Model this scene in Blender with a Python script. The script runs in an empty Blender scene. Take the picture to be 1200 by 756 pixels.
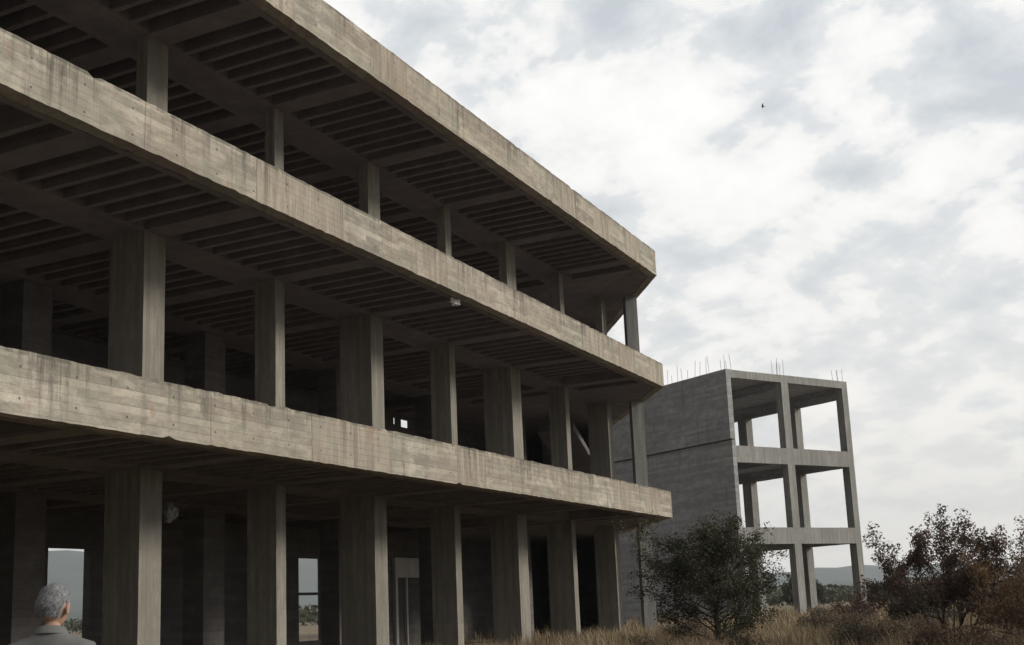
import bpy, bmesh, math, random
import numpy as np
from mathutils import Vector, Matrix, noise
random.seed(7); rng = np.random.default_rng(7)
S = bpy.context.scene; COL = S.collection
R = math.radians

# ------------------------------------------------------------------ camera
cd = bpy.data.cameras.new('camera'); cam = bpy.data.objects.new('camera', cd); COL.objects.link(cam); S.camera = cam
cd.sensor_fit = 'HORIZONTAL'; cd.sensor_width = 36; cd.lens = 41.25; cd.shift_y = 77/1200; cd.clip_end = 9000
m = Matrix(((0.89705512, 0.11739841, 0.42603957), (0.4399996, -0.14752549, -0.88579715), (-0.04113948, 0.98206611, -0.18399375))).to_4x4()
m.translation = (0, 0, 1.6); cam.matrix_world = m
# ------------------------------------------------------------------ light
SUN_AZ = R(68); SUN_EL = R(24)       # azimuth clockwise from +Y
W = bpy.data.worlds.new('World'); S.world = W; W.use_nodes = True
sl = bpy.data.lights.new('sun', 'SUN'); sl.energy = 2.5; sl.angle = R(14); sl.color = (1, .93, .82)
so = bpy.data.objects.new('sun', sl); COL.objects.link(so)
sd = Vector((math.sin(SUN_AZ)*math.cos(SUN_EL), math.cos(SUN_AZ)*math.cos(SUN_EL), math.sin(SUN_EL)))
so.rotation_euler = sd.to_track_quat('Z', 'Y').to_euler()
S.view_settings.view_transform = 'Standard'; S.view_settings.look = 'None'; S.view_settings.exposure = .22; S.view_settings.gamma = 1
S.render.engine = 'CYCLES'
S.cycles.max_bounces = 8; S.cycles.diffuse_bounces = 5; S.cycles.volume_bounces = 0

def mathn(nt, op, a, b=None, c=None, clamp=False):
    n = nt.nodes.new('ShaderNodeMath'); n.operation = op; n.use_clamp = clamp
    for i, v in enumerate((a, b, c)):
        if v is None: continue
        if isinstance(v, (int, float)): n.inputs[i].default_value = v
        else: nt.links.new(v, n.inputs[i])
    return n.outputs[0]
def ramp(nt, fac, stops):
    n = nt.nodes.new('ShaderNodeValToRGB'); e = n.color_ramp.elements
    while len(e) < len(stops): e.new(.5)
    for q, (p, c) in zip(e, stops): q.position = p; q.color = (c, c, c, 1) if isinstance(c, (int, float)) else (*c, 1)
    nt.links.new(fac, n.inputs[0]); return n.outputs[0]
def mixc(nt, f, a, b, mode='MIX'):
    n = nt.nodes.new('ShaderNodeMix'); n.data_type = 'RGBA'; n.blend_type = mode
    for i, v in ((0, f), (6, a), (7, b)):
        if isinstance(v, (int, float)): n.inputs[i].default_value = v
        elif isinstance(v, tuple): n.inputs[i].default_value = (*v, 1)
        else: nt.links.new(v, n.inputs[i])
    return n.outputs[2]
def noisen(nt, vec, scale, detail=4, rough=.55, dist=0):
    n = nt.nodes.new('ShaderNodeTexNoise'); n.inputs['Scale'].default_value = scale; n.inputs['Detail'].default_value = detail
    n.inputs['Roughness'].default_value = rough; n.inputs['Distortion'].default_value = dist
    nt.links.new(vec, n.inputs['Vector']); return n.outputs['Fac']
def mapn(nt, vec, scale=(1, 1, 1), loc=(0, 0, 0), rot=(0, 0, 0)):
    n = nt.nodes.new('ShaderNodeMapping'); n.inputs['Scale'].default_value = scale; n.inputs['Location'].default_value = loc; n.inputs['Rotation'].default_value = rot
    nt.links.new(vec, n.inputs['Vector']); return n.outputs[0]

def build_world():
    nt = W.node_tree; nt.nodes.clear()
    out = nt.nodes.new('ShaderNodeOutputWorld'); bg = nt.nodes.new('ShaderNodeBackground')
    tc = nt.nodes.new('ShaderNodeTexCoord').outputs['Generated']
    sky = nt.nodes.new('ShaderNodeTexSky'); sky.sky_type = 'NISHITA'; sky.sun_disc = False
    sky.sun_elevation = SUN_EL; sky.sun_rotation = SUN_AZ
    sx = nt.nodes.new('ShaderNodeSeparateXYZ'); nt.links.new(tc, sx.inputs[0])
    z = mathn(nt, 'MAXIMUM', sx.outputs[2], 0.0); k = mathn(nt, 'ADD', z, .34)
    cx = mathn(nt, 'DIVIDE', sx.outputs[0], k); cy = mathn(nt, 'DIVIDE', sx.outputs[1], k)
    cb = nt.nodes.new('ShaderNodeCombineXYZ'); nt.links.new(cx, cb.inputs[0]); nt.links.new(cy, cb.inputs[1])
    p = mapn(nt, cb.outputs[0], (1, 1, 1), (3.1, 1.7, 0), (0, 0, .5))
    n1 = noisen(nt, p, 2.6, 6, .5, .1); n2 = noisen(nt, mapn(nt, p, loc=(9, 4, 2)), 6.5, 5, .55, .15)
    n3 = noisen(nt, mapn(nt, p, loc=(1, 8, 5)), 11, 6, .6, .3)
    n = mathn(nt, 'ADD', mathn(nt, 'ADD', mathn(nt, 'MULTIPLY', n1, .25), mathn(nt, 'MULTIPLY', n2, .52)), mathn(nt, 'MULTIPLY', n3, .22))
    cloud = ramp(nt, n, [(.40, (.50, .54, .575)), (.45, (.60, .63, .655)), (.485, (.68, .70, .71)), (.505, (.80, .80, .79)), (.54, (.88, .87, .85)), (.61, (.93, .92, .90))])
    # brighter and warmer veil low down towards the hidden sun
    dt = nt.nodes.new('ShaderNodeVectorMath'); dt.operation = 'DOT_PRODUCT'; nt.links.new(tc, dt.inputs[0]); dt.inputs[1].default_value = (math.sin(R(22)), math.cos(R(22)), .1)
    g = mathn(nt, 'MULTIPLY', mathn(nt, 'SMOOTH_MAX', dt.outputs['Value'], 0, .2), mathn(nt, 'POWER', mathn(nt, 'SUBTRACT', 1.0, z), 5.0), clamp=True)
    low = mathn(nt, 'POWER', mathn(nt, 'SUBTRACT', 1.0, z, clamp=True), 9.0)
    cloud = mixc(nt, mathn(nt, 'MULTIPLY', low, .65), cloud, (.80, .775, .73))
    cloud = mixc(nt, mathn(nt, 'MULTIPLY', g, .85, clamp=True), cloud, (.94, .885, .81))
    # thin gaps of blue
    hole = ramp(nt, noisen(nt, mapn(nt, p, loc=(2.2, 7, 5)), 2.3, 5, .5), [(.27, 1.0), (.33, 0.0)])
    hs = nt.nodes.new('ShaderNodeMix'); hs.data_type = 'RGBA'; hs.blend_type = 'MULTIPLY'; hs.inputs[0].default_value = 1; hs.inputs[7].default_value = (.09, .09, .09, 1)
    nt.links.new(sky.outputs[0], hs.inputs[6])
    # the cloud deck is thick and dull away from the sun
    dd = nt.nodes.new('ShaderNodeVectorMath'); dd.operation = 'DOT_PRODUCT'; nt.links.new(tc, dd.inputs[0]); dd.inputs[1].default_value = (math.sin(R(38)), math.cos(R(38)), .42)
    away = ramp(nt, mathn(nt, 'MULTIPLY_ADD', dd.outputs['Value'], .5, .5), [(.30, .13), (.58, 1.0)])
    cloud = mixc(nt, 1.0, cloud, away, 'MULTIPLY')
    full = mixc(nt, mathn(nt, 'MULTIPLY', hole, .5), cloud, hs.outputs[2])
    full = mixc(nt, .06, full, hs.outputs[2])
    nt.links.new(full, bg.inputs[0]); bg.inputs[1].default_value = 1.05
    nt.links.new(bg.outputs[0], out.inputs[0])
build_world()

# ------------------------------------------------------------------ materials
def newmat(name, rough=.9):
    M = bpy.data.materials.new(name); M.use_nodes = True; b = M.node_tree.nodes['Principled BSDF']
    b.inputs['Roughness'].default_value = rough; b.inputs['Specular IOR Level'].default_value = .25
    return M, M.node_tree, b
def concrete(name, base, tint, along='y', panels=True, drips=.5, board=.11, contrast=.5, tops=False):
    """board-marked concrete; 'along' is the axis the boards run along (object space)."""
    M, nt, b = newmat(name, .92)
    tc = nt.nodes.new('ShaderNodeTexCoord').outputs['Object']
    sx = nt.nodes.new('ShaderNodeSeparateXYZ'); nt.links.new(tc, sx.inputs[0]); X, Y, Z = sx.outputs
    def boards(u, w, L):          # tone of each single board, plus a little grain
        row = mathn(nt, 'FLOOR', mathn(nt, 'DIVIDE', w, board)); h = nt.nodes.new('ShaderNodeTexWhiteNoise'); h.noise_dimensions = '1D'; nt.links.new(row, h.inputs['W'])
        colm = mathn(nt, 'FLOOR', mathn(nt, 'ADD', mathn(nt, 'DIVIDE', u, L), mathn(nt, 'MULTIPLY', h.outputs['Value'], 3.0)))
        cb = nt.nodes.new('ShaderNodeCombineXYZ'); nt.links.new(row, cb.inputs[0]); nt.links.new(colm, cb.inputs[1])
        h2 = nt.nodes.new('ShaderNodeTexWhiteNoise'); h2.noise_dimensions = '2D'; nt.links.new(cb.outputs[0], h2.inputs['Vector']); return mathn(nt, 'MULTIPLY_ADD', h2.outputs['Value'], .26, -.13)
    XY = mathn(nt, 'ADD', X, Y)
    horiz = mapn(nt, tc, (2.4, 2.4, .6/board)); vert = mapn(nt, tc, (.8/board, .8/board, 1.3))
    A = mathn(nt, 'ADD', noisen(nt, horiz, 1.0, 5, .7), boards(XY, Z, 2.6)); B = mathn(nt, 'ADD', noisen(nt, vert, 1.0, 5, .7), boards(Z, XY, 3.1))
    if along == 'z': A, B = B, A
    if panels:
        wn = nt.nodes.new('ShaderNodeTexWhiteNoise'); wn.noise_dimensions = '1D'
        pid = mathn(nt, 'FLOOR', mathn(nt, 'DIVIDE', mathn(nt, 'ADD', Y, mathn(nt, 'MULTIPLY', mathn(nt, 'FLOOR', mathn(nt, 'DIVIDE', Z, 2.0)), .73)), 1.27)); nt.links.new(pid, wn.inputs['W'])
        sel = mathn(nt, 'GREATER_THAN', wn.outputs['Value'], .72)
        bn = mixc(nt, sel, A, B); pv = wn.outputs['Value']
    else: bn = A; pv = None
    # crisp joints between the boards
    q = mathn(nt, 'FRACT', mathn(nt, 'DIVIDE', Z if along != 'z' else mathn(nt, 'ADD', X, Y), board))
    joint = mathn(nt, 'LESS_THAN', q, .10)
    wear = noisen(nt, tc, 2.6, 6, .65, .3)
    big = noisen(nt, tc, .45, 4, .6)
    fine = noisen(nt, tc, 22, 6, .7)
    drip = noisen(nt, mapn(nt, tc, (5.5, 5.5, .38)), 1.0, 5, .6)
    d1 = tuple(c*(1-contrast*.62) for c in base); d2 = tuple(min(1, c*(1+contrast*.42)) for c in base)
    c = mixc(nt, ramp(nt, bn, [(.36, 0.0), (.64, 1.0)]), d1, d2)
    c = mixc(nt, ramp(nt, wear, [(.35, .0), (.7, .6)]), c, tint)
    c = mixc(nt, mathn(nt, 'MULTIPLY', ramp(nt, big, [(.38, 1.0), (.6, 0.0)]), .45), c, tuple(x*.62 for x in base))
    if pv is not None:
        c = mixc(nt, mathn(nt, 'MULTIPLY', pv, .42), c, (base[0]*.78, base[1]*.66, base[2]*.62)); c = mixc(nt, ramp(nt, noisen(nt, mapn(nt, tc, (1.4, 1.4, 2.4), (5, 5, 5)), 1, 4, .6), [(.52, 0.0), (.66, .45)]), c, (base[0]*.70, base[1]*.80, base[2]*.76))
        fj = mathn(nt, 'LESS_THAN', mathn(nt, 'FRACT', mathn(nt, 'DIVIDE', mathn(nt, 'ADD', Y, mathn(nt, 'MULTIPLY', mathn(nt, 'FLOOR', mathn(nt, 'DIVIDE', Z, 2.0)), .73)), 1.27)), .016)
        c = mixc(nt, mathn(nt, 'MULTIPLY', mathn(nt, 'MULTIPLY', fj, ramp(nt, pv, [(.35, 0.0), (.6, 1.0)])), .6), c, tuple(x*.3 for x in base))
    c = mixc(nt, mathn(nt, 'MULTIPLY', mathn(nt, 'MULTIPLY', joint, ramp(nt, wear, [(.4, 0.0), (.6, 1.0)])), .42), c, tuple(x*.4 for x in base))
    c = mixc(nt, mathn(nt, 'MULTIPLY', ramp(nt, drip, [(.58, 0.0), (.72, 1.0)]), drips), c, tuple(x*.33 for x in base))
    c = mixc(nt, mathn(nt, 'MULTIPLY', ramp(nt, noisen(nt, mapn(nt, tc, (9, 9, 1.0), (3, 3, 3)), 1, 3, .6), [(.70, 0.0), (.745, 1.0)]), drips*1.2), c, tuple(x*.16 for x in base))
    c = mixc(nt, mathn(nt, 'MULTIPLY', ramp(nt, fine, [(.3, 1.0), (.55, 0.0)]), .28), c, tuple(x*.5 for x in base))
    if tops:                    # run-off stains that start at the top edge of each band, and formwork tie holes
        tp = mathn(nt, 'ADD', mathn(nt, 'ADD', 4.96, mathn(nt, 'MULTIPLY', mathn(nt, 'GREATER_THAN', Z, 6.0), 4.06)), mathn(nt, 'MULTIPLY', mathn(nt, 'GREATER_THAN', Z, 11.0), 3.73))
        dz = mathn(nt, 'SUBTRACT', tp, Z)
        st = noisen(nt, mapn(nt, tc, (0, 7.5, 0), (1.3, 0, 0)), 1.0, 5, .75); big2 = noisen(nt, mapn(nt, tc, (0, .8, 0), (4, 0, 0)), 1.0, 2, .5)
        mk = mathn(nt, 'SUBTRACT', mathn(nt, 'MULTIPLY', mathn(nt, 'SUBTRACT', mathn(nt, 'ADD', st, mathn(nt, 'MULTIPLY', mathn(nt, 'SUBTRACT', big2, .5), .7)), .48), 6.0), mathn(nt, 'MULTIPLY', dz, 1.25), clamp=True)
        mk = mathn(nt, 'MULTIPLY', mk, ramp(nt, noisen(nt, mapn(nt, tc, (14, 14, 4)), 1, 4, .7), [(.36, .25), (.56, 1.0)]))
        c = mixc(nt, mathn(nt, 'MULTIPLY', mk, .8), c, (.085, .078, .065))
        rim = mathn(nt, 'MULTIPLY', mathn(nt, 'LESS_THAN', dz, .05), ramp(nt, wear, [(.42, 0.0), (.55, .7)])); c = mixc(nt, rim, c, (.10, .095, .08))
        ru = ramp(nt, noisen(nt, mapn(nt, tc, (1, 2.2, 1.6), (7, 7, 2)), 1, 5, .65), [(.62, 0.0), (.72, .55)]); c = mixc(nt, ru, c, (.27, .185, .13))
        hy = mathn(nt, 'SUBTRACT', mathn(nt, 'FRACT', mathn(nt, 'DIVIDE', Y, .9)), .5); hzz = mathn(nt, 'SUBTRACT', mathn(nt, 'FRACT', mathn(nt, 'DIVIDE', dz, .4)), .5)
        hd = mathn(nt, 'ADD', mathn(nt, 'POWER', mathn(nt, 'MULTIPLY', hy, .9), 2.0), mathn(nt, 'POWER', mathn(nt, 'MULTIPLY', hzz, .4), 2.0))
        c = mixc(nt, mathn(nt, 'MULTIPLY', mathn(nt, 'LESS_THAN', hd, .00035), .75), c, (.06, .055, .05))
    nt.links.new(c, b.inputs['Base Color'])
    bu = nt.nodes.new('ShaderNodeBump'); bu.inputs['Strength'].default_value = .6; bu.inputs['Distance'].default_value = .02
    h = mathn(nt, 'ADD', mathn(nt, 'MULTIPLY', bn, .8), mathn(nt, 'ADD', mathn(nt, 'MULTIPLY', fine, .5), mathn(nt, 'MULTIPLY', joint, -.5)))
    nt.links.new(h, bu.inputs['Height']); nt.links.new(bu.outputs[0], b.inputs['Normal'])
    return M
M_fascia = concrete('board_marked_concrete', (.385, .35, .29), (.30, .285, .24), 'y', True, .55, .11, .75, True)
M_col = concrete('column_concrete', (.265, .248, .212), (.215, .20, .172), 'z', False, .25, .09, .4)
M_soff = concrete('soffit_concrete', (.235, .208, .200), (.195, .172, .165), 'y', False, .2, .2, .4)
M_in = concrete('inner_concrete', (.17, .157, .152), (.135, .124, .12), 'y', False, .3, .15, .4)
M_b2 = concrete('grey_concrete', (.36, .355, .355), (.30, .297, .30), 'y', False, .5, .14, .45)
M_b2c = concrete('grey_column_concrete', (.31, .305, .285), (.25, .248, .24), 'z', False, .3, .10, .4)
M_pale = concrete('pale_plaster', (.75, .75, .75), (.65, .65, .64), 'z', False, .3, .2, .2)
def simple(name, col, var=.3, scale=8, rough=.85, col2=None, trans=0):
    M, nt, b = newmat(name, rough); tc = nt.nodes.new('ShaderNodeTexCoord').outputs['Object']
    n = noisen(nt, tc, scale, 4, .6)
    c = mixc(nt, ramp(nt, n, [(.35, 0.0), (.65, 1.0)]), tuple(x*(1-var) for x in col), col2 or tuple(min(1, x*(1+var)) for x in col))
    nt.links.new(c, b.inputs['Base Color'])
    return M
M_rust = simple('rusty_steel', (.16, .10, .075), .3, 30)
M_bark = simple('bark', (.07, .055, .045), .4, 14)

# ------------------------------------------------------------------ helpers
def tag(o, label=None, cat=None, group=None, kind=None):
    for k, v in (('label', label), ('category', cat), ('group', group), ('kind', kind)):
        if v: o[k] = v
    return o
def empty(name, loc, rz=0, **kw):
    o = bpy.data.objects.new(name, None); COL.objects.link(o); o.location = loc; o.rotation_euler = (0, 0, rz); o.empty_display_size = .3
    return tag(o, **kw)
def link(name, me, mat, parent=None, smooth=False):
    o = bpy.data.objects.new(name, me); COL.objects.link(o)
    if mat: me.materials.append(mat)
    if parent: o.parent = parent
    if smooth: me.shade_smooth()
    return o
def obj(name, bm, mat, parent=None, smooth=False):
    me = bpy.data.meshes.new(name); bmesh.ops.recalc_face_normals(bm, faces=bm.faces); bm.to_mesh(me); bm.free()
    return link(name, me, mat, parent, smooth)
def box(bm, lo, hi, seg=None, jit=0.0, rot=0, org=(0, 0, 0), chip=0.0):
    """box subdivided along its long axis (seg metres) with edges slightly uneven"""
    n = [1, 1, 1]
    if seg: n = [max(1, int(round((hi[i]-lo[i])/seg))) for i in range(3)]
    ax = [np.linspace(lo[i], hi[i], n[i]+1) for i in range(3)]
    vs = {}; c_ = n[2]
    sh = random.random()*100
    def V(i, j, k):
        if (i, j, k) not in vs:
            p = Vector((ax[0][i], ax[1][j], ax[2][k]))
            if jit:
                q = .22*noise.noise_vector(p*1.7 + Vector((sh, 0, 0))) + .9*noise.noise_vector(p*9 + Vector((0, sh, 0)))
                p = p + Vector((q.x*jit*.5, q.y*jit*.5, q.z*jit))
                if chip and random.random() < chip:
                    if k == c_: p.z -= random.uniform(.015, .06)
                    elif k == 0 and random.random() < .5: p.z += random.uniform(.01, .05)
            if rot: p = Matrix.Rotation(rot, 3, 'Z') @ (p-Vector(org)) + Vector(org)
            vs[(i, j, k)] = bm.verts.new(p)
        return vs[(i, j, k)]
    a, b, c = n
    for i in range(a):
        for j in range(b):
            for k in (0, c): bm.faces.new((V(i, j, k), V(i+1, j, k), V(i+1, j+1, k), V(i, j+1, k)))
        for k in range(c):
            for j in (0, b): bm.faces.new((V(i, j, k), V(i+1, j, k), V(i+1, j, k+1), V(i, j, k+1)))
    for j in range(b):
        for k in range(c):
            for i in (0, a): bm.faces.new((V(i, j, k), V(i, j+1, k), V(i, j+1, k+1), V(i, j, k+1)))
def prism(bm, poly, z0, z1):
    lo = [bm.verts.new((x, y, z0)) for x, y in poly]; hi = [bm.verts.new((x, y, z1)) for x, y in poly]; n = len(poly)
    bm.faces.new(lo); bm.faces.new(hi)
    for i in range(n): bm.faces.new((lo[i], lo[(i+1) % n], hi[(i+1) % n], hi[i]))
def tube(bm, pts, radii, sides=6):
    rings = []
    for i, p in enumerate(pts):
        p = Vector(p); d = (Vector(pts[min(i+1, len(pts)-1)]) - Vector(pts[max(i-1, 0)])).normalized()
        a = d.orthogonal().normalized(); b = d.cross(a)
        rings.append([bm.verts.new(p + (a*math.cos(t)+b*math.sin(t))*radii[i]) for t in [2*math.pi*k/sides for k in range(sides)]])
    for r0, r1 in zip(rings, rings[1:]):
        for k in range(sides): bm.faces.new((r0[k], r0[(k+1) % sides], r1[(k+1) % sides], r1[k]))
    bm.faces.new(rings[0]); bm.faces.new(rings[-1])

# ------------------------------------------------------------------ ground, hills
def gz(x, y):
    t = min(1, max(0, (y-5)/17)); h = .5*t*t*(3-2*t)
    return h + .10*noise.noise(Vector((x*.16, y*.16, 1))) + .03*noise.noise(Vector((x*.7, y*.7, 4)))
def build_ground():
    bm = bmesh.new()
    def axis(c, near, far):
        a = list(np.arange(-near, near+.01, 1.5)); s = near
        while s < far: s *= 1.22; a = [-s]+a+[s]
        return [c+v for v in a]
    xs = axis(-8, 40, 2900); ys = axis(28, 42, 2900)
    g = [[bm.verts.new((x, y, gz(x, y) if abs(x) < 300 and abs(y) < 300 else .5)) for y in ys] for x in xs]
    for i in range(len(xs)-1):
        for j in range(len(ys)-1): bm.faces.new((g[i][j], g[i+1][j], g[i+1][j+1], g[i][j+1]))
    M, nt, b = newmat('dry_ground', .97); tc = nt.nodes.new('ShaderNodeTexCoord').outputs['Object']
    n1 = noisen(nt, tc, .35, 6, .65); n2 = noisen(nt, tc, 5, 6, .7)
    c = mixc(nt, ramp(nt, n1, [(.38, 0.0), (.62, 1.0)]), (.15, .12, .08), (.24, .19, .125))
    c = mixc(nt, ramp(nt, n2, [(.35, .7), (.6, 0.0)]), c, (.10, .082, .058))
    nt.links.new(c, b.inputs['Base Color'])
    bu = nt.nodes.new('ShaderNodeBump'); bu.inputs['Strength'].default_value = .8; bu.inputs['Distance'].default_value = .08; nt.links.new(n2, bu.inputs['Height']); nt.links.new(bu.outputs[0], b.inputs['Normal'])
    o = obj('ground', bm, M, None, True); tag(o, kind='structure')
build_ground()
def hills(name, dist, az0, az1, prof, col, seed):
    """a low range: real depth, built as a strip of terrain with a ridge"""
    bm = bmesh.new(); n = 160; rows = []
    for i in range(n+1):
        az = az0+(az1-az0)*i/n; row = []
        for d, k in ((-700, 0), (-450, .22), (-250, .55), (-90, .86), (0, 1), (150, .9), (500, .4), (900, 0)):
            r = dist+d; h = prof(math.degrees(az))
            h = h*k*(1+.12*noise.noise(Vector((az*14, d*.004, seed)))) + (6*noise.noise(Vector((az*60, d*.01, seed+3))) if k > .1 else -3)
            row.append(bm.verts.new((math.sin(az)*r, math.cos(az)*r, h)))
        rows.append(row)
    for a, b in zip(rows, rows[1:]):
        for j in range(len(a)-1): bm.faces.new((a[j], b[j], b[j+1], a[j+1]))
    M, nt, b = newmat(name+'_scrub'); tc = nt.nodes.new('ShaderNodeTexCoord').outputs['Object']
    c = mixc(nt, ramp(nt, noisen(nt, tc, .012, 6, .7), [(.4, 0.0), (.6, 1.0)]), col, tuple(x*1.7 for x in col)); nt.links.new(c, b.inputs['Base Color'])
    o = obj(name, bm, M, None, True); tag(o, kind='structure')
# azimuths: 0 = along the facade; the frame spans about -50..-2 degrees
hills('hills', 2600, R(-95), R(60), lambda a: 46+12*math.exp(-((a+8)/5.5)**2)+105*min(1, max(0, (-24-a)/13))**1.5+13*noise.noise(Vector((a*.12, 0, 0))), (.035, .045, .03), 2.0)
hills('near_hills', 1700, R(-95), R(60), lambda a: 14+9*noise.noise(Vector((a*.16, 5, 0)))+9*math.exp(-((a+42)/8)**2), (.03, .04, .022), 5.0)

# ------------------------------------------------------------------ main building
BX, BY = -14.0, 15.0
SOF = (4.15, 8.28, 11.93); TOP = (4.96, 9.02, 12.75)
OB = (math.sin(R(33)), math.cos(R(33)))            # oblique end runs (-OB[0], OB[1])
FX, FE, BK = -11.5, 35.0, -21.0
def ob_y(x, inset=0): return FE + (FX-x)/math.tan(R(33)) - inset/math.sin(R(33))
main = empty('unfinished_building', (BX, BY, 0), label='long three-storey bare concrete building skeleton with projecting board-marked floor edges', cat='building')
def part(name, f, mat, parent=None, label=None, kind=None, root=main):
    bm = bmesh.new(); f(bm)
    inv = root.matrix_basis if root is not main else Matrix.Translation((BX, BY, 0))
    bmesh.ops.transform(bm, matrix=inv.inverted(), verts=bm.verts)
    o = obj(name, bm, mat, parent or root)
    if label: o['label'] = label
    if kind: o['kind'] = kind
    return o
colY = [15.0-3.6*k for k in range(4, 0, -1)] + [15.01, 18.545, 22.13, 25.67, 29.38, 33.0, 36.6]
wid = [.5, .3, .5, .3] + [.52, .30, .51, .30, .60, .30, .40]
row2 = [(-18.0, 1.6), (-18, 7.0), (-18.0, 11.0), (-18.0, 16.1), (-18.0, 21.35), (-18, 26.7), (-18, 31.9), (-17.6, 37.2), (-18.0, 41.5)]
DEP1 = [.8, .7, .8, .7, .78, .70, .90, .69, .84, .82, .72]; DEP2 = [.8, .55, .8, .55, .78, .51, .84, .57, .89, .56, .72]
ribcount = 0; lvcount = [0, 0, 0]; ribrest = []
for lv in range(3):
    s, t = SOF[lv], TOP[lv]
    def fascia(bm):
        box(bm, (FX-.25, -2, s), (FX, FE-.005, t), .13, .020, chip=.03)
    part('edge_beam', fascia, M_fascia)
    def fob(bm):
        L = 11.4*1.5
        box(bm, (FX-.25, FE, s+.002), (FX, FE+L, t-.002), .35, .014, rot=R(33), org=(FX, FE, 0), chip=.03)
    part('edge_beam', fob, M_fascia)
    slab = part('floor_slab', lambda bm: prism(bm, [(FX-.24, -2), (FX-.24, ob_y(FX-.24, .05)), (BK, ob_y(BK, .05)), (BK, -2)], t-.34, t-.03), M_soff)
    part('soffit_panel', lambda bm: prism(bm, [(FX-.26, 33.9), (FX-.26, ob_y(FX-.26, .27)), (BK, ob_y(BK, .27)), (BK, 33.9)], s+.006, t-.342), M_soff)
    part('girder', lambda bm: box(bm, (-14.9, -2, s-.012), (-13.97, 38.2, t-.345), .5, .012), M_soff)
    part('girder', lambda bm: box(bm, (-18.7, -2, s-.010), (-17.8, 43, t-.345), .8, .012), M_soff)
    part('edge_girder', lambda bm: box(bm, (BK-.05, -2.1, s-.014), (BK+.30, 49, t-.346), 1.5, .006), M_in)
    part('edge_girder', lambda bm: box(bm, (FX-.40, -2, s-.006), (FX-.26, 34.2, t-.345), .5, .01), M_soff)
    for y in colY:
        if y < 34: part('cross_beam', lambda bm: box(bm, (BK, y-.25, s-.003), (FX-.27, y+.25, t-.347), .9, .01), M_soff)
    for a, b in zip([-2]+colY, colY[:8+1]+[33.0, 33.0]):
        if b <= a or a > 33: continue
        n = max(2, int(round((b-a-.5)/.44)));
        for k in range(1, n):
            y = a+.25+(b-a-.5)*k/n
            f = lambda bm, y=y: box(bm, (BK, y-.055, s+.004), (FX-.28, y+.055, t-.349), 1.2, .012)
            if y > (11, 10.5, 11)[lv] and lvcount[lv] < (30, 35, 35)[lv]: part('rib', f, M_soff); ribcount += 1; lvcount[lv] += 1
            else: ribrest.append(f)
    # columns of this storey
    z0 = (-.2, TOP[0]-.03, TOP[1]-.03)[lv]
    for y, w in zip(colY, wid):
        dep = (DEP1, DEP2, [.25]*11)[lv][colY.index(y)]
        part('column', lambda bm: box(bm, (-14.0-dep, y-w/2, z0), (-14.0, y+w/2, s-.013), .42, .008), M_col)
    part('column', lambda bm: box(bm, (-13.2-.2, 37.05-.2, z0), (-13.2+.2, 37.05+.2, s+.003), .42, .008, rot=R(33), org=(-13.2, 37.05, 0)), M_b2c)
    for x, y in row2:
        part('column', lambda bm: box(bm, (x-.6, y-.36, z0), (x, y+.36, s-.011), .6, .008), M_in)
print('ribs', ribcount, len(ribrest))
if ribrest: part('rib', lambda bm: [f(bm) for f in ribrest], M_soff, kind='stuff')
# back walls with their openings: (y0, y1, z0, z1)
def wall(x0, x1, ya, yb, za, zb, holes):
    def f(bm):
        ys = sorted({ya, yb, *[h[0] for h in holes], *[h[1] for h in holes]})
        for a, b in zip(ys, ys[1:]):
            hs = sorted([h for h in holes if h[0] <= a and h[1] >= b], key=lambda h: h[2]); z = za
            for h in hs:
                if h[2] > z+.01: box(bm, (x0, a, z), (x1, b, h[2]))
                z = h[3]
            if zb > z+.01: box(bm, (x0, a, z), (x1, b, zb))
        bmesh.ops.remove_doubles(bm, verts=bm.verts, dist=.0005)
    return f
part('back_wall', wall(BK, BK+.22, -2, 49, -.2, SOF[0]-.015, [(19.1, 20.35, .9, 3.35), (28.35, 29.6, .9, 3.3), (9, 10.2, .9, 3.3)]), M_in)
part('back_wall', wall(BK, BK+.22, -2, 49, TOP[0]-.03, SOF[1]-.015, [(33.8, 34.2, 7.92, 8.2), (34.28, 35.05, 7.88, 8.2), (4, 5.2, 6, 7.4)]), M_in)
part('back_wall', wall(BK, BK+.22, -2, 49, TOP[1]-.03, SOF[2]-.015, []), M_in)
for z0, z1 in ((-.2, SOF[0]-.015), (TOP[0]-.03, SOF[1]-.015), (TOP[1]-.03, SOF[2]-.015)):
    part('end_wall', lambda bm: box(bm, (BK, -2.2, z0), (FX-.8, -2.0, z1)), M_in)
    part('end_wall', lambda bm: box(bm, (FX-.52, FE+6.9, z0), (FX-.30, FE+16.7, z1), .9, .006, rot=R(33), org=(FX, FE, 0)), M_in)
df = part('door_frame', lambda bm: (box(bm, (BK+.22, 33.5, 2.75), (BK+.34, 35.45, 3.4)), box(bm, (BK+.22, 33.5, .4), (BK+.34, 33.64, 2.75)), box(bm, (BK+.22, 35.3, .4), (BK+.34, 35.45, 2.75)), box(bm, (BK+.23, 34.2, .4), (BK+.33, 34.28, 2.75))), M_pale)
part('window_bar', lambda bm: box(bm, (BK+.05, 28.36, 2.22), (BK+.13, 29.59, 2.30)), M_in)
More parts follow.
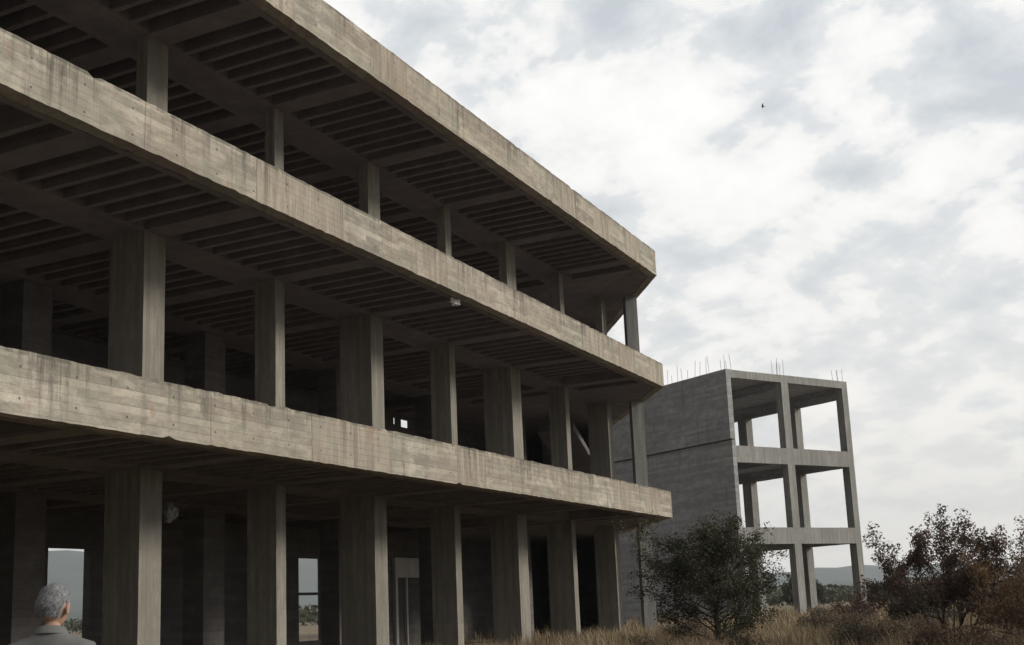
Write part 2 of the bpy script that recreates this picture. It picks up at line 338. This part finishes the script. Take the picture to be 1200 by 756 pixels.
def flight(bm):
    top = []; n = 13
    prof = [(37.9+.28*k, 8.02-.175*k) for k in range(n)]
    pts = []
    pts += [(37.9, 8.0), (37.9+.28*n, 8.02-.175*n)]
    pts += [(prof[-1][0]+.28, prof[-1][1]-.30), (37.9, 8.02-.28)]
    a = [bm.verts.new((-17.3, y, z)) for y, z in pts]; b = [bm.verts.new((-15.9, y, z)) for y, z in pts]
    bm.faces.new(a); bm.faces.new(b)
    for i in range(len(pts)): q = (i+1) % len(pts); bm.faces.new((a[i], a[q], b[q], b[i]))
part('sloping_slab', flight, M_in)
# stubs of reinforcement left along the roof edge
for k in range(26):
    y = 12+k*.88+random.uniform(-.3, .3); h = random.uniform(.04, .13)
    part('rebar_stub', lambda bm: tube(bm, [(FX-.12+random.uniform(-.05, .05), y, TOP[2]-.02), (FX-.12, y+.02, TOP[2]+h)], [.009, .009], 5), M_rust)

# ------------------------------------------------------------------ second building
TH = R(30.5)
b2 = empty('unfinished_tower_block', (-15.1, 56.0, .3), -TH, label='smaller grey open concrete frame block with blank side wall behind the long building', cat='building')
# local frame: +Y runs along the front (away to the right), -X runs along the blank side
def p2(name, f, mat, kind=None):
    bm = bmesh.new(); f(bm); bmesh.ops.translate(bm, verts=bm.verts, vec=(0, 0, -.3)); o = obj(name, bm, mat, b2); return o
LX = -12.2; FY = 8.72
for k, (s, t) in enumerate(((4.17, 4.98), (8.16, 8.98), (12.38, 12.77))):
    p2('floor_slab', lambda bm: prism(bm, [(-.22, .24), (-.22, FY-.22), (LX+.2, FY-.22), (LX+.2, .24)], t-.26, t-.03), M_b2)
    p2('edge_beam', lambda bm: box(bm, (-.21, .22, s), (.004, FY, t), .5, .01), M_b2c)
    p2('edge_beam', lambda bm: box(bm, (LX, FY-.24, t-(.9 if k == 2 else .8)), (-.22, FY-.002, t-.003), .5, .01), M_b2)
    p2('edge_beam', lambda bm: box(bm, (LX, .24, s+.1), (LX+.2, FY-.25, t-.004), .9, .01), M_b2)
    p2('cross_beam', lambda bm: box(bm, (LX+.21, 3.62, t-.72), (-.215, 4.06, t-.262), .9, .01), M_b2)
    z0 = (0, 4.95, 8.95)[k]
    p2('column', lambda bm: box(bm, (-.40, 3.72, z0), (.012, 4.22, s-.003) if k < 2 else (.012, 4.22, 12.379), .5, .01), M_b2c)
    p2('column', lambda bm: box(bm, (-.45, FY-.42, z0), (.010, FY-.004, s-.002), .5, .01), M_b2c)
    for x in (-3.7, -7.5, -11.8):
        p2('column', lambda bm: box(bm, (x-.34, FY-.5, z0), (x+.34, FY-.01, t-.81 if k < 2 else t-.91), .5, .01), M_b2c)
p2('side_wall', lambda bm: box(bm, (LX, -.03, 0), (0, .22, 9.24), .6, .012), M_b2)
p2('side_wall', lambda bm: box(bm, (LX, -.10, 9.32), (0.003, .218, 12.79), .6, .012), M_b2)
p2('wall_joint', lambda bm: box(bm, (LX, .03, 9.235), (-.01, .21, 9.325)), M_in)
def bars(pts, h0, h1):
    for x, y in pts:
        h = random.uniform(h0, h1); lx, ly = random.uniform(-.07, .07), random.uniform(-.07, .07)
        p2('rebar', lambda bm: tube(bm, [(x, y, 12.72), (x+lx*.4, y+ly*.4, 12.72+h*.5), (x+lx, y+ly, 12.72+h)], [.010]*3, 5), M_rust)
bars([(-.12, 3.6), (-.12, 3.85), (-.12, 4.1), (-.5, 3.7), (-.5, 4.05)], .55, 1.0)
bars([(-.12, 8.2), (-.12, 8.55), (-.5, 8.25), (-.5, 8.6)], .5, .9)
bars([(-.12, .08), (-.5, .1), (-.45, .3), (-.1, .4)], .5, .9)
bars([(x+random.uniform(-.12, .12), .08) for x in np.arange(-8.4, -.9, .42)], .45, 1.05)

# ------------------------------------------------------------------ scraps
def scrap(name, loc, size, mat, seed, **kw):
    bm = bmesh.new(); bmesh.ops.create_icosphere(bm, subdivisions=4, radius=1)
    for v in bm.verts:
        q = noise.noise_vector(v.co*1.7+Vector((seed, 0, 0)))*.75 + noise.noise_vector(v.co*5+Vector((seed, 2, 0)))*.25
        v.co = Vector((v.co.x*size[0], v.co.y*size[1], v.co.z*size[2])) + Vector((q.x*size[0], q.y*size[1], q.z*size[2]))
    o = obj(name, bm, mat, None, True); o.location = loc; tag(o, **kw)
M_sheet = simple('pale_plastic', (.36, .36, .35), .15, 9, .5)
scrap('torn_sheet', (-11.80, 21.85, 8.22), (.05, .16, .08), simple('white_scrap', (.8, .8, .78), .08, 9, .5), 3, label='small pale scrap hanging under the edge of the middle floor', cat='scrap')
scrap('plastic_bag', (-15.4, 17.0, 3.62), (.10, .13, .16), M_sheet, 8, label='pale crumpled plastic hanging in the dark ground floor beside the first column', cat='bag')
# its cord
bm = bmesh.new(); tube(bm, [(0, 0, .1), (.01, .01, .57)], [.005, .005], 5); c = obj('cord', bm, M_rust, bpy.data.objects['plastic_bag'])

# ------------------------------------------------------------------ vegetation
def leafmat(name, c1, c2, c3):
    M, nt, b = newmat(name, .75); g = nt.nodes.new('ShaderNodeNewGeometry')
    rp = g.outputs['Random Per Island']; tc = nt.nodes.new('ShaderNodeTexCoord').outputs['Object']
    c = mixc(nt, rp, c1, c2); c = mixc(nt, ramp(nt, noisen(nt, tc, 2.2, 3, .6), [(.42, 0.0), (.62, .85)]), c, c3)
    nt.links.new(c, b.inputs['Base Color'])
    tr = nt.nodes.new('ShaderNodeBsdfTranslucent'); nt.links.new(c, tr.inputs['Color']); ms = nt.nodes.new('ShaderNodeMixShader'); ms.inputs[0].default_value = .2
    nt.links.new(b.outputs[0], ms.inputs[1]); nt.links.new(tr.outputs[0], ms.inputs[2]); nt.links.new(ms.outputs[0], nt.nodes['Material Output'].inputs[0])
    return M
L_green = leafmat('dark_evergreen_leaf', (.040, .045, .025), (.075, .078, .042), (.055, .05, .03))
L_red = leafmat('russet_leaf', (.10, .06, .048), (.17, .115, .085), (.08, .06, .045))
L_brown = leafmat('dry_brush', (.11, .085, .058), (.19, .15, .10), (.09, .07, .05))
L_dull = leafmat('dull_green_leaf', (.055, .055, .038), (.09, .085, .055), (.09, .06, .045))
L_orange = leafmat('rust_leaf', (.14, .08, .04), (.2, .13, .07), (.08, .06, .04))
def tri_mesh(name, V, F, mat, parent):
    me = bpy.data.meshes.new(name); me.vertices.add(len(V)); me.vertices.foreach_set('co', V.astype(np.float32).ravel())
    k = F.shape[1]; me.loops.add(F.size); me.loops.foreach_set('vertex_index', F.astype(np.int32).ravel())
    me.polygons.add(len(F)); me.polygons.foreach_set('loop_start', (np.arange(len(F))*k).astype(np.int32)); me.update(calc_edges=True)
    return link(name, me, mat, parent)
def leaves(P, size, flat=0.0):
    """leaf quads (diamonds) centred on P"""
    n = len(P); a = rng.normal(size=(n, 3)); a[:, 2] *= (1-flat); a /= np.linalg.norm(a, axis=1)[:, None]
    b = np.cross(a, rng.normal(size=(n, 3))); b /= np.linalg.norm(b, axis=1)[:, None]
    s = size*rng.uniform(.6, 1.35, n)[:, None]
    V = np.stack([P-a*s, P+b*s*.45, P+a*s, P-b*s*.45], 1).reshape(-1, 3); F = np.arange(4*n).reshape(-1, 4)
    return V, F
def tree(name, label, cat, loc, h, w, mat, n, lsize, seed, style='shrub', group=None, limbs=9, lean=0.0):
    n = int(n*2.1)
    rd = random.Random(seed); root = empty(name, loc, rd.uniform(0, 6), label=label, cat=cat, group=group)
    bm = bmesh.new(); tips = []
    def grow(p, d, L, r, dep):
        pts = [p]; rr = [r]; q = Vector(p); dd = Vector(d)
        for i in range(4):
            dd = (dd + Vector((rd.gauss(0, .16), rd.gauss(0, .16), rd.gauss(0.03, .10)))).normalized(); q = q + dd*L/4; pts.append(q.copy()); rr.append(r*(1-.17*(i+1)))
            if dep < (3 if h > 1.4 else 2) and i >= 1 and rd.random() < .95:
                sd_ = (dd + Vector((rd.gauss(0, .75), rd.gauss(0, .75), rd.gauss(.05, .4)))).normalized(); grow(q.copy(), sd_, L*rd.uniform(.45, .7), r*.55, dep+1)
            if dep >= 1: tips.append((q.copy(), L))
        tube(bm, pts, rr, 5); tips.append((q.copy(), L))
    if style == 'cone':          # leader with branches at all heights
        tr = [Vector((0, 0, -.15)), Vector((.02, 0, h*.33)), Vector((.03, .03, h*.66)), Vector((0, .02, h*.97))]; tube(bm, tr, [.07, .05, .03, .01], 7)
        for i in range(limbs):
            u = (i+.5)/limbs; z = h*(.06+.86*u+rd.uniform(-.05, .05)); az = i*2.4+rd.uniform(-.4, .4)
            env = (.55+.9*u*(1-u)*2)*(1-u**3)**.6
            L = w*.5*max(.2, env)*rd.choice((.45, .7, .9, 1.05, 1.15))*(1.0+.12*math.cos(az-1))
            grow(Vector((0.02, .01, z)), Vector((math.cos(az), math.sin(az), rd.uniform(.0, .9))).normalized(), L, .02, 1)
        tips.append((tr[-1], .3))
    else:
        for i in range(limbs):
            az = i*2.4+rd.uniform(-.5, .5); tilt = rd.uniform(.15, 1.0)*(w/h)*.8
            grow(Vector((rd.uniform(-.05, .05), rd.uniform(-.05, .05), -.1)), Vector((math.cos(az)*tilt, math.sin(az)*tilt, 1)).normalized(), h*rd.uniform(.55, .82), .028 if h > 1.5 else .015, 0)
    obj('trunk', bm, M_bark, root)
    T = np.array([t[0][:] for t in tips]); idx = rng.integers(0, len(T), n)
    if style != 'cone' and h > 1.5:
        ends = np.array([t[0][:] for t in tips if t[1] < h*.32]); T = ends; idx = rng.integers(0, len(T), n)
    sp = (.030*w+.02 if h > 1.4 else .05*w+.02); q = rng.normal(size=(n, 3)); q *= np.minimum(1, 1.7/np.linalg.norm(q, axis=1))[:, None]
    P = T[idx] + q*sp*rng.uniform(.6, 1.25, (len(T), 1))[idx]
    P[:, 2] = np.maximum(P[:, 2], .03)
    V, F = leaves(P, lsize*.82, .3 if style == 'cone' else 0)
    tri_mesh('crown', V, F, mat, root)
    return root
def at(x, y): return (x, y, gz(x, y))
tree('evergreen_shrub', 'large dark green bushy evergreen in front of the open concrete block', 'shrub', at(-7.0, 23.7), 2.45, 2.5, L_green, 17000, .035, 3, 'cone', limbs=46)
tree('deciduous_shrub', 'tall reddish brown shrub with lobed crown right of the concrete block', 'shrub', at(-2.2, 21.4), 1.95, 1.6, L_red, 12500, .034, 11, limbs=8)
tree('bush', 'rust and brown bush cut by the right edge of the picture', 'bush', at(-.55, 18.6), 1.45, 1.4, L_orange, 6000, .03, 5, limbs=10)
tree('bush', 'dull green bush behind the tall reddish shrub', 'bush', at(-1.0, 32.4), 1.3, 2.6, L_dull, 9000, .045, 6, limbs=12)
tree('bush', 'low dark bush between the block and the tall reddish shrub', 'bush', at(-4.0, 31.4), 1.0, 1.5, L_dull, 8000, .045, 7, limbs=11)
tree('bush', 'brown low brush directly left of the tall reddish shrub', 'bush', at(-3.9, 22.5), .62, 1.9, L_brown, 6000, .03, 8, limbs=12)
tree('bush', 'brown dry brush before the base of the middle concrete column', 'bush', at(-5.3, 26.9), .7, 2.1, L_brown, 6000, .032, 9, limbs=12)
tree('bush', 'low brown brush right of the large dark evergreen', 'bush', at(-6.6, 32.5), .72, 2.2, L_dull, 6000, .036, 10, limbs=12)
tree('bush', 'reddish low brush at the foot of the open block', 'bush', at(-7.2, 40.5), .8, 3.0, L_red, 7000, .05, 12, limbs=12)
tree('bush', 'small bush with pale dry stems between end column and evergreen', 'bush', at(-8.9, 27.5), .75, 1.0, L_brown, 3500, .028, 13, limbs=10)
tree('bush', 'brown brush right of the tall reddish shrub', 'bush', at(-1.2, 22.3), .95, 1.5, L_brown, 6000, .03, 14, limbs=11)
tree('bush', 'purplish brush below the tall reddish shrub', 'bush', at(-2.3, 19.4), .6, 1.5, L_red, 5000, .028, 15, limbs=12)
weeds = [(-3.0, 23.8, .7), (-3.6, 20.4, .6), (-1.7, 20.0, .7), (-8.2, 22.2, .5), (-5.6, 20.6, .55), (-4.6, 24.6, .6), (-9.6, 30.6, .55), (-3.2, 27.6, .65), (-5.9, 29.4, .55)]
wl = ['taller dry weed clump close behind the reddish shrub to its left', 'dry weed clump nearest the bottom edge left of the reddish shrub', 'dry weed clump at the right foot of the reddish shrub', 'dry weed clump left of the evergreen trunk', 'dry weed clump just right of the evergreen trunk', 'dry weed clump in the grass midway between evergreen and reddish shrub', 'dry weed clump at the foot of the last column', 'dry weed clump behind the tall reddish shrub trunk', 'dry weed clump below the middle column of the open block']
for i, ((x, y, h), lb) in enumerate(zip(weeds, wl)):
    tree('weed_clump', lb, 'weeds', at(x, y), h, h*1.7, (L_brown, L_dull, L_red)[i % 3], 1600, .024, 70+i, limbs=12, group='dry weed clumps in the grass')
# the brush bank rising to the right, further back
for i, (x, y, h, w, M_, lb) in enumerate([(.2, 44, 1.9, 4.0, L_dull, 'broad grey green thicket far right behind the bushes'), (2.6, 42, 2.1, 4.0, L_red, 'reddish thicket beyond the right edge of the picture'), (-3.6, 50, 1.15, 4.0, L_brown, 'brown thicket behind the low dark bush')]):
    tree('thicket', lb, 'thicket', at(x, y), h, w, M_, 9000, .06, 30+i, limbs=12)
# far single trees on the plain, then the wood that reads as one mass
for i, (x, y, h, lb) in enumerate([(-20, 93, 2.2, 'small dark far tree seen through the lower right bay'), (-14.5, 96, 1.9, 'low dark far tree near the right corner column of the block'), (-9.5, 88, 1.8, 'far dark tree just right of the block')]):
    tree('far_tree', lb, 'tree', at(x, y), h, h*1.7, L_green, 5000, .10, 50+i, limbs=9, group='dark trees on the plain behind the block')
def far_wood():
    n = 60000; az = np.radians(rng.uniform(-70, 30, n)); r = rng.uniform(150, 420, n)
    P = np.stack([np.sin(az)*r, np.cos(az)*r, np.zeros(n)], 1)
    hh = np.array([2.2+2.2*noise.noise(Vector((p[0]*.03, p[1]*.03, 7))) for p in P[::60]]); hh = np.repeat(hh, 60)[:n]
    P = np.repeat(P[::60], 60, 0)[:n] + rng.normal(size=(n, 3))*np.array([2.6, 2.6, 0]); P[:, 2] = .4+np.abs(rng.uniform(0, 1, n))*np.maximum(.6, hh)
    V, F = leaves(P, .55); o = tri_mesh('far_scrub', V, F, L_green, None); tag(o, kind='stuff')
far_wood()
def grass():
    M, nt, b = newmat('dry_grass', .85); g = nt.nodes.new('ShaderNodeNewGeometry'); tc = nt.nodes.new('ShaderNodeTexCoord').outputs['Object']
    c = mixc(nt, g.outputs['Random Per Island'], (.26, .20, .12), (.50, .40, .26))
    c = mixc(nt, ramp(nt, noisen(nt, tc, .55, 4, .6), [(.44, 0.0), (.60, .75)]), c, (.19, .13, .09)); c = mixc(nt, ramp(nt, noisen(nt, mapn(nt, tc, loc=(8, 3, 0)), .8, 4, .6), [(.52, 0.0), (.66, .6)]), c, (.16, .15, .09))
    nt.links.new(c, b.inputs['Base Color'])
    def field(n, xr, yr, hb, wd):
        x = rng.uniform(*xr, n); y = rng.uniform(*yr, n)
        keep = np.ones(n, bool); keep &= ~((x < -11.6) & (y > 26) & (x < -13)) | (rng.random(n) < .25); x = x[keep]; y = y[keep]
        # tufts
        cl = np.array([noise.noise(Vector((a*.9, b_*.9, 0))) for a, b_ in zip(x[::8], y[::8])]); cl = np.repeat(cl, 8)[:len(x)]
        x = np.repeat(x[::8], 8)[:len(x)]+rng.normal(size=len(x))*.09; y = np.repeat(y[::8], 8)[:len(y)]+rng.normal(size=len(y))*.09
        z = np.repeat([gz(a, b_) for a, b_ in zip(x[::8], y[::8])], 8)[:len(x)]
        h = hb*(.55+.8*np.clip(cl+.45, 0, 1))*rng.uniform(.5, 1.25, len(x)); a = rng.uniform(0, 6.28, len(x))
        d = np.stack([np.cos(a), np.sin(a), 0*a], 1); l = rng.normal(size=(len(x), 2))*.24*h[:, None]
        B = np.stack([x, y, z-.02], 1); m1 = B+np.stack([l[:, 0]*.35, l[:, 1]*.35, h*.6], 1); T = B+np.stack([l[:, 0], l[:, 1], h], 1)
        V = np.stack([B-d*wd, B+d*wd, m1+d*wd*.7, m1-d*wd*.7, T], 1).reshape(-1, 3)
        k = len(x); i0 = (np.arange(k)*5)[:, None]; F = np.concatenate([i0+np.array([[0, 1, 2, 3]]), i0+np.array([[3, 2, 4, 4]])])
        return V, F, k
    for nm, args in (('dry_grass', (110000, (-13.4, 4), (13, 34), .42, .006)), ('far_dry_grass', (70000, (-26, 14), (34, 85), .5, .014)), ('near_grass', (26000, (-13, 6), (2, 13), .28, .005))):
        V, F, k = field(*args)
        # quad strip + tip triangle
        me = bpy.data.meshes.new(nm); me.vertices.add(len(V)); me.vertices.foreach_set('co', V.astype(np.float32).ravel())
        i0 = (np.arange(k)*5)[:, None]; loops = (i0+np.array([[0, 1, 2, 3, 3, 2, 4]])).ravel()
        st = ((np.arange(k)*7)[:, None]+np.array([[0, 4]])).ravel()
        me.loops.add(len(loops)); me.loops.foreach_set('vertex_index', loops.astype(np.int32)); me.polygons.add(len(st)); me.polygons.foreach_set('loop_start', st.astype(np.int32)); me.update(calc_edges=True)
        o = link(nm, me, M); tag(o, kind='stuff')
grass()

# ------------------------------------------------------------------ the man
M_skin = simple('skin', (.33, .21, .15), .12, 12, .6)
M_hair, _nt, _b = newmat('grey_hair', .7)
_nt.links.new(mixc(_nt, _nt.nodes.new('ShaderNodeNewGeometry').outputs['Random Per Island'], (.10, .10, .105), (.36, .36, .37)), _b.inputs['Base Color'])
M_shirt = simple('grey_cloth', (.125, .125, .122), .10, 6, .9)
M_trous = simple('dark_trousers', (.05, .05, .06), .15, 6, .9)
M_shoe = simple('brown_shoe', (.04, .03, .025), .2, 10, .6)
def skin_mesh(verts, edges, radii, sub=2, root=0):
    me = bpy.data.meshes.new('t'); me.from_pydata([tuple(v) for v in verts], edges, []); o = bpy.data.objects.new('t', me); COL.objects.link(o)
    md = o.modifiers.new('s', 'SKIN'); sv = me.skin_vertices[0].data
    for i, r in enumerate(radii): sv[i].radius = (r, r) if not isinstance(r, tuple) else r; sv[i].use_root = (i == root)
    md.use_smooth_shade = True
    if sub: u = o.modifiers.new('u', 'SUBSURF'); u.levels = sub; u.render_levels = sub
    dg = bpy.context.evaluated_depsgraph_get(); dg.update(); ev = o.evaluated_get(dg); r = bpy.data.meshes.new_from_object(ev, depsgraph=dg)
    bpy.data.objects.remove(o); return r
def head_bm(headrot):
    """head local: +Y is the face, z up, centre of the skull at origin"""
    bm = bmesh.new(); bmesh.ops.create_uvsphere(bm, u_segments=40, v_segments=28, radius=1)
    for v in bm.verts:
        x, y, z = v.co; X = x*.076; Y = y*.096; Z = z*.116
        if z < 0: X *= 1-.30*(-z)**1.5; Y = Y*(1-.12*(-z)) + .012*(-z)
        if z < -.1 and y < 0: Y *= 1-.35*min(1, (-z))
        if y > .6 and abs(x) < .55:
            Y += .024*math.exp(-((x/.14)**2) - ((z+.12)/.20)**2)      # nose
            Y -= .009*math.exp(-(((abs(x)-.36)/.17)**2) - ((z-.06)/.12)**2)  # eye sockets
            Y += .007*math.exp(-((x/.30)**2) - ((z+.45)/.07)**2)      # lips
            Y += .006*math.exp(-((x/.6)**2) - ((z-.22)/.09)**2)       # brow
            Y += .010*math.exp(-((x/.32)**2) - ((z+.80)/.14)**2)      # chin
        v.co = (X, Y, Z)
    return bm
def make_man():
    loc = Vector((-4.95, 4.59, gz(-4.95, 4.59))); yaw = R(32)
    root = empty('person', loc, yaw, label='grey-haired man in a grey shirt seen from behind, facing the building', cat='person')
    H = 1.875-loc.z; k = H/1.78
    # skeleton, facing +Y
    J = dict(pel=(0, 0, .96), wa=(0, 0, 1.10), ch=(0, -.01, 1.28), up=(0, -.02, 1.42), nk=(0, -.015, 1.49), hd=(0, .005, 1.55),
             ls=(-.160, -.02, 1.395), le=(-.25, -.03, 1.13), lw=(-.255, .05, .88), rs=(.160, -.02, 1.395), re=(.25, -.03, 1.13), rw=(.255, .05, .88),
             lh=(-.10, 0, .90), lk=(-.115, .02, .50), la=(-.12, -.02, .10), lt=(-.135, .14, .04), rh=(.10, 0, .90), rk=(.115, .02, .50), ra=(.12, -.02, .10), rt=(.135, .14, .04))
    rad = dict(pel=(.155, .11), wa=(.15, .10), ch=(.165, .115), up=(.105, .08), nk=(.056, .056), hd=(.055, .055), ls=.050, le=.043, lw=.028, rs=.062, re=.043, rw=.028,
               lh=.085, lk=.056, la=.038, lt=.035, rh=.085, rk=.056, ra=.038, rt=.035); rad['rs'] = .050
    E = [('pel', 'wa'), ('wa', 'ch'), ('ch', 'up'), ('up', 'nk'), ('nk', 'hd'), ('up', 'ls'), ('ls', 'le'), ('le', 'lw'), ('up', 'rs'), ('rs', 're'), ('re', 'rw'),
         ('pel', 'lh'), ('lh', 'lk'), ('lk', 'la'), ('la', 'lt'), ('pel', 'rh'), ('rh', 'rk'), ('rk', 'ra'), ('ra', 'rt')]
    names = list(J); ix = {n: i for i, n in enumerate(names)}
    sc = lambda p: Vector(p)*k
    body = bmesh.new(); body.from_mesh(skin_mesh([sc(J[n]) for n in names], [(ix[a], ix[b]) for a, b in E], [rad[n] for n in names], 2, 0))
    # hands
    for s in (-1, 1):
        wz = .88; base = Vector((s*.255, .05, wz)); vs = [base, base+Vector((0, .012, -.05)), base+Vector((0, .018, -.095))]; es = [(0, 1), (1, 2)]; rs = [(.026, .02), (.034, .015), (.038, .013)]
        for f, (dy, L) in enumerate(((-.030, .062), (-.011, .074), (.010, .080), (.031, .072))):
            o = len(vs); b0 = base+Vector((0, .02+dy, -.10)); vs += [b0, b0+Vector((-s*.006, .006, -L*.5)), b0+Vector((-s*.020, .012, -L*.8)), b0+Vector((-s*.032, .014, -L))]
            es += [(2, o), (o, o+1), (o+1, o+2), (o+2, o+3)]; rs += [.0095, .009, .008, .007]
        o = len(vs); vs += [base+Vector((-s*.012, .045, -.045)), base+Vector((-s*.022, .066, -.075)), base+Vector((-s*.03, .070, -.100))]; es += [(0, o), (o, o+1), (o+1, o+2)]; rs += [.014, .0105, .009]
        hm = skin_mesh([sc(v) for v in vs], es, rs, 1, 1); body.from_mesh(hm)
    # head, turned to the right
    hb = head_bm(0)
    for s in (-1, 1):
        r = bmesh.ops.create_uvsphere(hb, u_segments=12, v_segments=8, radius=1)
        for v in r['verts']: v.co = Vector((v.co.x*.010+s*.086+s*.10*(-(v.co.y*.019))*2, v.co.y*.020-.006+.004*v.co.z, v.co.z*.034-.018))
    HR = Matrix.Translation(sc((0, .02, 1.622))) @ Matrix.Rotation(R(-16), 4, 'Z') @ Matrix.Rotation(R(-7), 4, 'X')
    bmesh.ops.transform(hb, matrix=HR, verts=hb.verts); tmp = bpy.data.meshes.new('h'); hb.to_mesh(tmp); hb.free(); body.from_mesh(tmp)
    me = bpy.data.meshes.new('b'); body.to_mesh(me); body.free()
    o = bpy.data.objects.new('tb', me); COL.objects.link(o); md = o.modifiers.new('r', 'REMESH'); md.mode = 'VOXEL'; md.voxel_size = .0065
    dg = bpy.context.evaluated_depsgraph_get(); dg.update(); r = bpy.data.meshes.new_from_object(o.evaluated_get(dg), depsgraph=dg); bpy.data.objects.remove(o)
    r.name = 'body'; link('body', r, M_skin, root, True)
    # eyes
    for s in (-1, 1):
        bm = bmesh.new(); bmesh.ops.create_uvsphere(bm, u_segments=12, v_segments=8, radius=.0115); bmesh.ops.transform(bm, matrix=HR @ Matrix.Translation((s*.028, .078, .006)), verts=bm.verts); obj('eye', bm, M_pale, root, True)
    # hair: a shell of strands over a cap
    cap = head_bm(0); V = []; keep = []
    for v in list(cap.verts):
        x, y, z = v.co.x/.076, v.co.y/.096, v.co.z/.116
        line = -.50 if y < -.25 else (-.50+(y+.25)*1.35)
        if z < line or (y > .62 and z < .62) or (abs(x) > .8 and -.30 < y < .18 and z < .12): keep.append(v)
    bmesh.ops.delete(cap, geom=keep, context='VERTS')
    for v in cap.verts:
        d = v.co.normalized(); v.co += d*(.005+.005*noise.noise(v.co*30)+.002*noise.noise(v.co*90))
    bmesh.ops.subdivide_edges(cap, edges=cap.edges, cuts=1, use_grid_fill=True)
    for v in cap.verts: v.co += v.co.normalized()*.003*noise.noise(v.co*210)
    # short tufts
    fs = list(cap.faces); 
    for i in range(15000):
        f = rd_.choice(fs); c0 = f.calc_center_median()+Vector((rd_.gauss(0, .003), rd_.gauss(0, .003), rd_.gauss(0, .003))); n = c0.normalized()
        t = (n*.30+Vector((0, -.25, -.9))+Vector((rd_.gauss(0, .25), rd_.gauss(0, .25), rd_.gauss(0, .25)))).normalized(); L = rd_.uniform(.010, .024); sd2 = n.cross(t).normalized()*.0011
        bm_v = [cap.verts.new(c0-sd2), cap.verts.new(c0+sd2), cap.verts.new(c0+t*L)]; cap.faces.new(bm_v)
    bmesh.ops.transform(cap, matrix=HR, verts=cap.verts); me = bpy.data.meshes.new('hair'); cap.to_mesh(me); cap.free(); link('hair', me, M_hair, root, True)
    # shirt: torso, sleeves, collar
    nm = ['pel', 'wa', 'ch', 'up', 'ls', 'le', 'lw', 'rs', 're', 'rw']; sr = dict(pel=(.178, .135), wa=(.172, .127), ch=(.188, .137), up=(.150, .108), ls=.083, le=.064, lw=.047, rs=.083, re=.064, rw=.047)
    JJ = dict(J); JJ['pel'] = (0, 0, .92); ii = {n: i for i, n in enumerate(nm)}
    EE = [(ii[a], ii[b]) for a, b in E if a in ii and b in ii]
    pts = [sc(JJ[n]) for n in nm]; pts += [sc((0, -.02, 1.485)), sc((0, -.018, 1.515))]; EE += [(3, 10), (10, 11)]
    sm = skin_mesh(pts, EE, [sr[n] for n in nm]+[(.105, .090), (.066, .066)], 3, 0)
    bm = bmesh.new(); bm.from_mesh(sm)
    for v in bm.verts: v.co += v.normal*(.006*noise.noise(v.co*9+Vector((0, 0, v.co.z*6)))+.003*noise.noise(v.co*26))
    obj('shirt', bm, M_shirt, root, True)
    bm = bmesh.new()
    n = 40; rings = []
    for (r1, z) in ((.058, 1.495), (.059, 1.522), (.065, 1.524), (.084, 1.488)):
        rings.append([bm.verts.new(sc((math.cos(2*math.pi*i/n)*r1, -.012+math.sin(2*math.pi*i/n)*r1*1.02, z+.010*(-math.sin(2*math.pi*i/n))))) for i in range(n)])
    for a, b in zip(rings, rings[1:]):
        for i in range(n): bm.faces.new((a[i], a[(i+1) % n], b[(i+1) % n], b[i]))
    obj('collar', bm, M_shirt, root, True)
    nm = ['pel', 'lh', 'lk', 'la', 'rh', 'rk', 'ra']; tr = dict(pel=(.165, .125), lh=.104, lk=.078, la=.062, rh=.104, rk=.078, ra=.062); ii = {n: i for i, n in enumerate(nm)}
    sm = skin_mesh([sc(J[n]) for n in nm], [(ii[a], ii[b]) for a, b in E if a in ii and b in ii], [tr[n] for n in nm], 2, 0); sm.name = 'trousers'; link('trousers', sm, M_trous, root, True)
    for s in (-1, 1):
        sm = skin_mesh([sc((s*.12, -.07, .035)), sc((s*.125, .04, .045)), sc((s*.138, .17, .032))], [(0, 1), (1, 2)], [.045, .05, .042], 2, 0); sm.name = 'shoe'; link('shoe', sm, M_shoe, root, True)
rd_ = random.Random(4)
make_man()
# ------------------------------------------------------------------ bird
bm = bmesh.new()
bmesh.ops.create_uvsphere(bm, u_segments=10, v_segments=8, radius=1)
for v in bm.verts: v.co = Vector((v.co.x*.06, v.co.y*.20*(1-.3*v.co.y), v.co.z*.055))
for s in (-1, 1):
    a = [bm.verts.new(p) for p in ((s*.03, .09, .01), (s*.03, -.06, .01), (s*.26, -.03, .12), (s*.48, -.10, .04), (s*.26, .10, .13))]
    bm.faces.new((a[0], a[1], a[2], a[4])); bm.faces.new((a[4], a[2], a[3]))
bk = obj('bird', bm, simple('dark_feathers', (.04, .04, .045), .2), None); bk.location = (-18.55, 85, 38.6); bk.rotation_euler = (0, .3, 1.9); bk.scale = (.7, .7, .7); tag(bk, 'tiny dark bird flying in the cloudy sky', 'bird')

# ------------------------------------------------------------------ haze
bm = bmesh.new(); box(bm, (-3700, -3700, -8), (3700, 3700, 240)); hz = bpy.data.materials.new('haze_air'); hz.use_nodes = True; nt = hz.node_tree; nt.nodes.clear()
o_ = nt.nodes.new('ShaderNodeOutputMaterial'); pv = nt.nodes.new('ShaderNodeVolumePrincipled'); pv.inputs['Color'].default_value = (.86, .92, 1.0, 1); pv.inputs['Density'].default_value = .00022; pv.inputs['Anisotropy'].default_value = .2
nt.links.new(pv.outputs[0], o_.inputs['Volume']); hz_o = obj('haze', bm, hz, None); tag(hz_o, kind='stuff')
